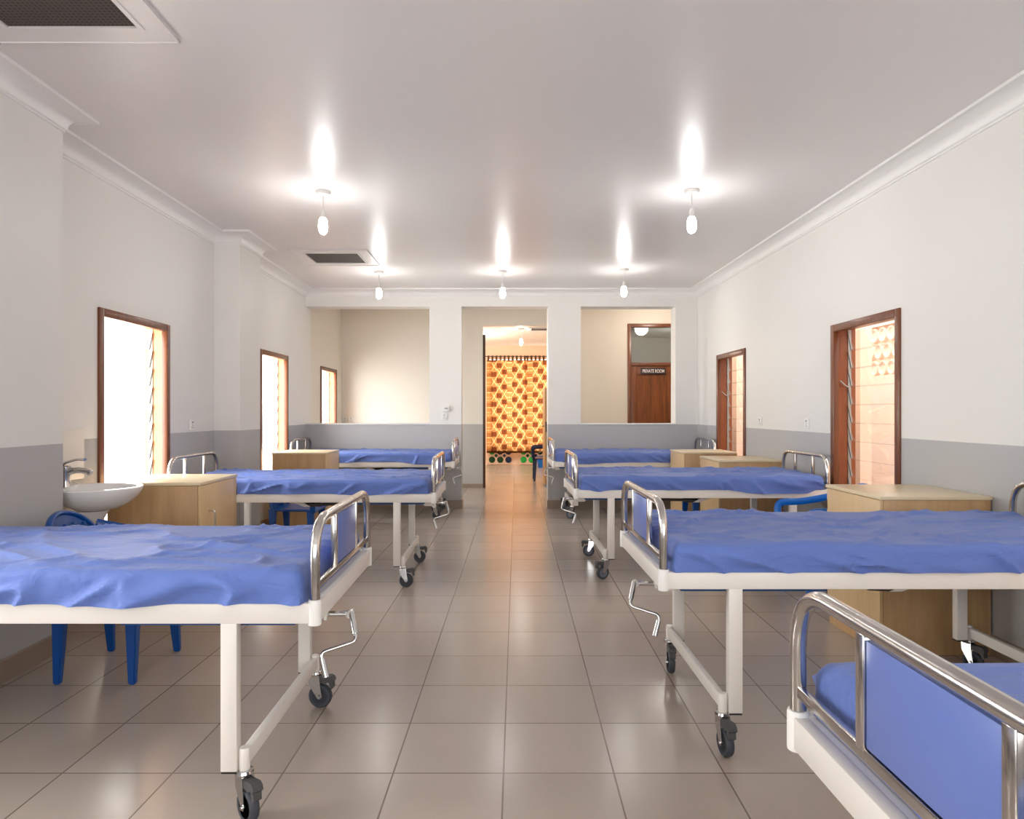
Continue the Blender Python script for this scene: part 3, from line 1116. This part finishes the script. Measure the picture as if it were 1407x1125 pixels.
MB().lathe([(0, 0), (.030, 0), (.029, .008), (.025, .04), (.029, .085), (.028, .118), (.020, .124), (0, .124)], seg=20).tube(
    rounded([(0, 0, .085), (.07, 0, .10), (.135, 0, .09), (.15, 0, .078)], .04), [.022] * 2 + [.018] * 14 + [.015] * (len(rounded([(0, 0, .085), (.07, 0, .10), (.135, 0, .09), (.15, 0, .078)], .04)) - 16), 12).build('tap_body', M['chrome'], t2)
MB().tube(rounded([(-.02, 0, .128), (.0, 0, .142), (.07, 0, .162), (.115, 0, .160)], .02), .018, 12, flat=.008).build('tap_lever', M['chrome'], t2)
tag(MB().box(XL, XL + .012, 3.86, 4.405, .885, 1.197, .003).build('splashback', M['tile_white']), 'white tile splashback on the wall behind the tap', 'splashback')


# ------------------------------------------------------------------ ceiling lamps and vents
def make_lamp(label):
    root = thing('pendant_bulb', label, 'lamp', group='bare bulb pendants')
    MB().lathe([(0, 0), (.055, 0), (.055, -.012), (.048, -.024), (.025, -.030), (.010, -.034), (0, -.034)], seg=28).build('ceiling_rose', M['white_plastic'], root)
    MB().tube([(0, 0, -.03), (0, 0, -.15)], .0035, 8).build('cord', M['white_plastic'], root)
    MB().lathe([(0, -.135), (.008, -.135), (.014, -.150), (.017, -.155), (.018, -.185), (.020, -.188), (.020, -.200), (0, -.200)], seg=20).build('lamp_holder', M['white_plastic'], root)
    b = MB().lathe([(.018, -.198), (.027, -.210), (.032, -.228), (.034, -.260), (.033, -.288), (.026, -.308), (.013, -.319), (0, -.322)], seg=24).build('bulb', M['bulb'], root)
    b['label'] = 'lit white bulb'
    return root


lamps = [(-1.34, 5.20, ZC, 'hanging bare bulb nearest on the left side of the ceiling'),
         (1.41, 5.17, ZC, 'hanging bare bulb nearest on the right side of the ceiling'),
         (-1.45, 8.18, ZC, 'left bulb of the far row of three hanging bulbs'),
         (0.005, 8.15, ZC, 'middle bulb of the far row of three hanging bulbs'),
         (1.41, 8.05, ZC, 'right bulb of the far row of three hanging bulbs'),
         (.365, 13.4, 2.9, 'hanging bulb seen through the passage above the patterned curtain')]
l0 = None
for x, y, z, lab in lamps:
    l = make_lamp(lab) if l0 is None else copy_tree(l0)
    l0 = l0 or l
    l.location = (x, y, z); l['label'] = lab


def make_vent(label, x0, x1, y0, y1, m, zc=ZC):
    cx, cy = (x0 + x1) / 2, (y0 + y1) / 2
    root = thing('ceiling_vent', label, 'vent', (cx, cy, zc), group='ceiling vents')
    a, b = (x1 - x0) / 2, (y1 - y0) / 2
    mb = MB()
    z = -.012
    for (p0, p1, q0, q1) in ((-a - m, -a, -b - m, b + m), (a, a + m, -b - m, b + m), (-a, a, -b - m, -b), (-a, a, b, b + m)):
        mb.box(p0, p1, q0, q1, z, 0)
    # thin raised lips
    for (p0, p1, q0, q1) in ((-a - m, -a - m + .008, -b - m, b + m), (a + m - .008, a + m, -b - m, b + m), (-a - m, a + m, -b - m, -b - m + .008), (-a - m, a + m, b + m - .008, b + m),
                             (-a - .02, -a, -b - .02, b + .02), (a, a + .02, -b - .02, b + .02), (-a, a, -b - .02, -b), (-a, a, b, b + .02)):
        mb.box(p0, p1, q0, q1, z - .005, z + .001)
    mb.build('vent_frame', M['ceiling'], root, smooth=False)
    MB().box(-a, a, -b, b, -.008, -.003).build('vent_mesh', M['vent_mesh'], root, smooth=False)
    return root


make_vent('large dark mesh ceiling vent cut off at the top left corner', -2.10, -1.55, 2.46, 2.955, .125)
make_vent('dark mesh ceiling vent beyond the left hanging bulb', -2.045, -1.50, 7.18, 7.65, .13)
make_vent('small dark vent in the far room ceiling beyond the passage', .56, 1.05, 13.2, 13.6, .05, 2.9)


# ------------------------------------------------------------------ sockets and switches
def make_socket(label, loc, rz):
    """plate facing local -y"""
    root = thing('wall_socket', label, 'socket', loc, rz, 'wall sockets')
    MB().box(-.044, .044, -.010, 0, -.044, .044, .004).build('socket_plate', M['white_plastic'], root)
    MB().box(-.006, .006, -.016, -.009, .012, .030, .002).build('rocker', M['grey_plastic'], root)
    mb = MB()
    for dx, dz in ((0, -.004), (-.012, -.022), (.012, -.022)):
        mb.box(dx - .003, dx + .003, -.0105, -.009, dz - .005, dz + .004)
    mb.build('pin_holes', M['black'], root, smooth=False)
    return root


s0 = make_socket('white wall socket right of the first left window', (XL, 5.95, 1.195), PI / 2)
for lab, loc, rz in (('white wall socket on right wall, nearer the tall window', (XR, 6.01, 1.205), -PI / 2),
                     ('white wall socket on right wall, nearer the far narrow window', (XR, 7.10, 1.205), -PI / 2),
                     ('white wall socket on the left column, under the small control box', (-.785, YP - .004, 1.235), 0),
                     ('left socket of the pair just above the left half wall', (-2.69, YF, 1.165), 0),
                     ('right socket of the pair just above the left half wall', (-2.585, YF, 1.165), 0)):
    c = copy_tree(s0); c.location = loc; c.rotation_euler.z = rz; c['label'] = lab
t = thing('control_box', 'small white control box with dark display on the left column', 'control', (-.755, YP - .004, 1.345))
MB().box(-.05, .05, -.03, 0, -.042, .042, .006).build('box_body', M['white_plastic'], t)
MB().box(-.022, .022, -.032, -.029, -.004, .014).build('display', M['grey_plastic'], t)

# ------------------------------------------------------------------ far room: curtains, coloured glass blocks
YC = 16.70
cz0, cz1 = .31, 2.64


def make_curtain(x0, x1, label, seed):
    root = thing('curtain', label, 'curtain', ((x0 + x1) / 2, YC, cz0), group='patterned curtains')
    cx = (x0 + x1) / 2
    hgt = cz1 - cz0 - .10

    def fn(u, v):
        x = x0 + (x1 - x0) * u - cx
        d = .030 * math.sin(x * 17 + seed) * (.6 + .4 * v) + .018 * math.sin(x * 41 + seed * 2 + v * .6)
        if x0 > .5:
            d += .11 * math.exp(-((x0 + (x1 - x0) * u - x0) / .07) ** 2)     # tucked behind its neighbour at the seam
        return Vector((x, d, hgt * v))
    mb = MB()
    mb.grid(fn, 120, 10, lambda u, v: ((x0 + (x1 - x0) * u + 1.0) * 1.05, hgt * v))
    mb.build('curtain_cloth', M['curtain'], root, normals=False)
    k = int((x1 - x0) / .105)
    for i in range(k + 1):
        u = (i + .4) / (k + .8)
        p = fn(u, 1)
        mb = MB()
        for q in (-.019, .016):
            mb.box(p.x - .024, p.x + .024, q, q + .003, hgt - .02, hgt + .108)
        mb.box(p.x - .024, p.x + .024, -.019, .019, hgt + .105, hgt + .108)
        mb.build('curtain_tab', M['tab'], root, smooth=False)
    return root


make_curtain(-.37, .585, 'orange and brown patterned curtain filling the left of the passage view', 1)
make_curtain(.568, 1.62, 'orange and brown patterned curtain at the right of the passage view', 4)
rod = MB().tube([(-.55, YC, cz1 - .01), (1.75, YC, cz1 - .01)], .011, 10).build('curtain_rod', M['dark_steel'])
tag(rod, 'thin dark rod carrying the two patterned curtains', 'curtain rod')


def make_blocks(x0, x1, label, cols):
    root = thing('glass_block_panel', label, 'glass block panel', ((x0 + x1) / 2, 16.9, 0), group='coloured glass block panels')
    cx = (x0 + x1) / 2
    MB().box(x0 - cx, x1 - cx, -.025, 0, .02, .46, .004).build('panel_backing', M['soffit'], root)
    r = .078
    k = 0
    for zi in range(2):
        x = x0 + r + .02
        while x < x1 - r * .4:
            MB().lathe([(0, -.034), (r * .9, -.034), (r, -.028), (r, -.02), (0, -.02)], (x - cx, 0, .135 + zi * .20), 'y', 24).build('glass_disc', M[cols[k % len(cols)]], root)
            if x + .10 < x1 and zi == 0:
                mb = MB(); q = .046
                mb.prism([(x - cx + .10 - q, .235), (x - cx + .10, .235 - q * 1.1), (x - cx + .10 + q, .235), (x - cx + .10, .235 + q * 1.1)], -.032, -.02, 'y')
                mb.build('glass_diamond', M['dark_green' if k % 2 == 0 else 'blue_glass'], root)
            x += .20
            k += 1
    return root


make_blocks(-.345, .21, 'panel of green and dark round glass pieces under the left curtain', ['dark_green', 'dark_green', 'blue_glass', 'green', 'blue_glass', 'blue_glass'])
make_blocks(.42, 1.03, 'panel of bright green round glass pieces under the right curtain', ['green', 'green', 'dark_green'])


# ------------------------------------------------------------------ light
w = bpy.data.worlds.new('sky')
sc.world = w
w.use_nodes = True
bg = w.node_tree.nodes['Background']
bg.inputs[0].default_value = (.95, .98, 1.0, 1)
bg.inputs[1].default_value = 1.6


def area(name, loc, rot, sx, sy, power, col=(1, 1, 1)):
    d = bpy.data.lights.new(name, 'AREA')
    d.shape = 'RECTANGLE'; d.size = sx; d.size_y = sy; d.energy = power; d.color = col
    o = bpy.data.objects.new(name, d)
    C.objects.link(o)
    o.location = loc; o.rotation_euler = rot
    return o


# bright sky light outside the left windows
area('sky_light_left', (-4.8, 13, 1.7), (0, -PI / 2, 0), 4.4, 26, 3400, (1, .985, .96))
area('sky_light_right', (3.6, 5.0, 3.4), (0, 0, 0), 1.2, 13, 140, (1, .96, .91))
# added fill light behind the camera, coming through the made-up openings
area('fill_light_back', (0, -2.6, 1.75), (PI / 2, 0, 0), 5.4, 2.2, 100, (1, .99, .98))
# the room behind the curtains and the side rooms
area('sky_light_far', (.6, 18.4, 1.7), (-PI / 2, 0, 0), 3.5, 3.0, 62, (1, .95, .9))


def point(name, loc, power, col=(1, .97, .93), r=.12):
    d = bpy.data.lights.new(name, 'POINT')
    d.energy = power; d.color = col; d.shadow_soft_size = r
    o = bpy.data.objects.new(name, d); C.objects.link(o); o.location = loc
    return o


point('far_room_fill', (-.9, 14.3, 2.4), 70, (1, .93, .82))  # added fill for the curtain fronts, separate from the hanging bulb
point('corridor_fill', (2.6, 10.9, 2.85), 16, (1, .94, .87))  # added fill that brightens the corridor, no fixture here
point('private_room_fill', (3.4, 13.4, 2.5), 6)  # added light so the closed room shows through the transom
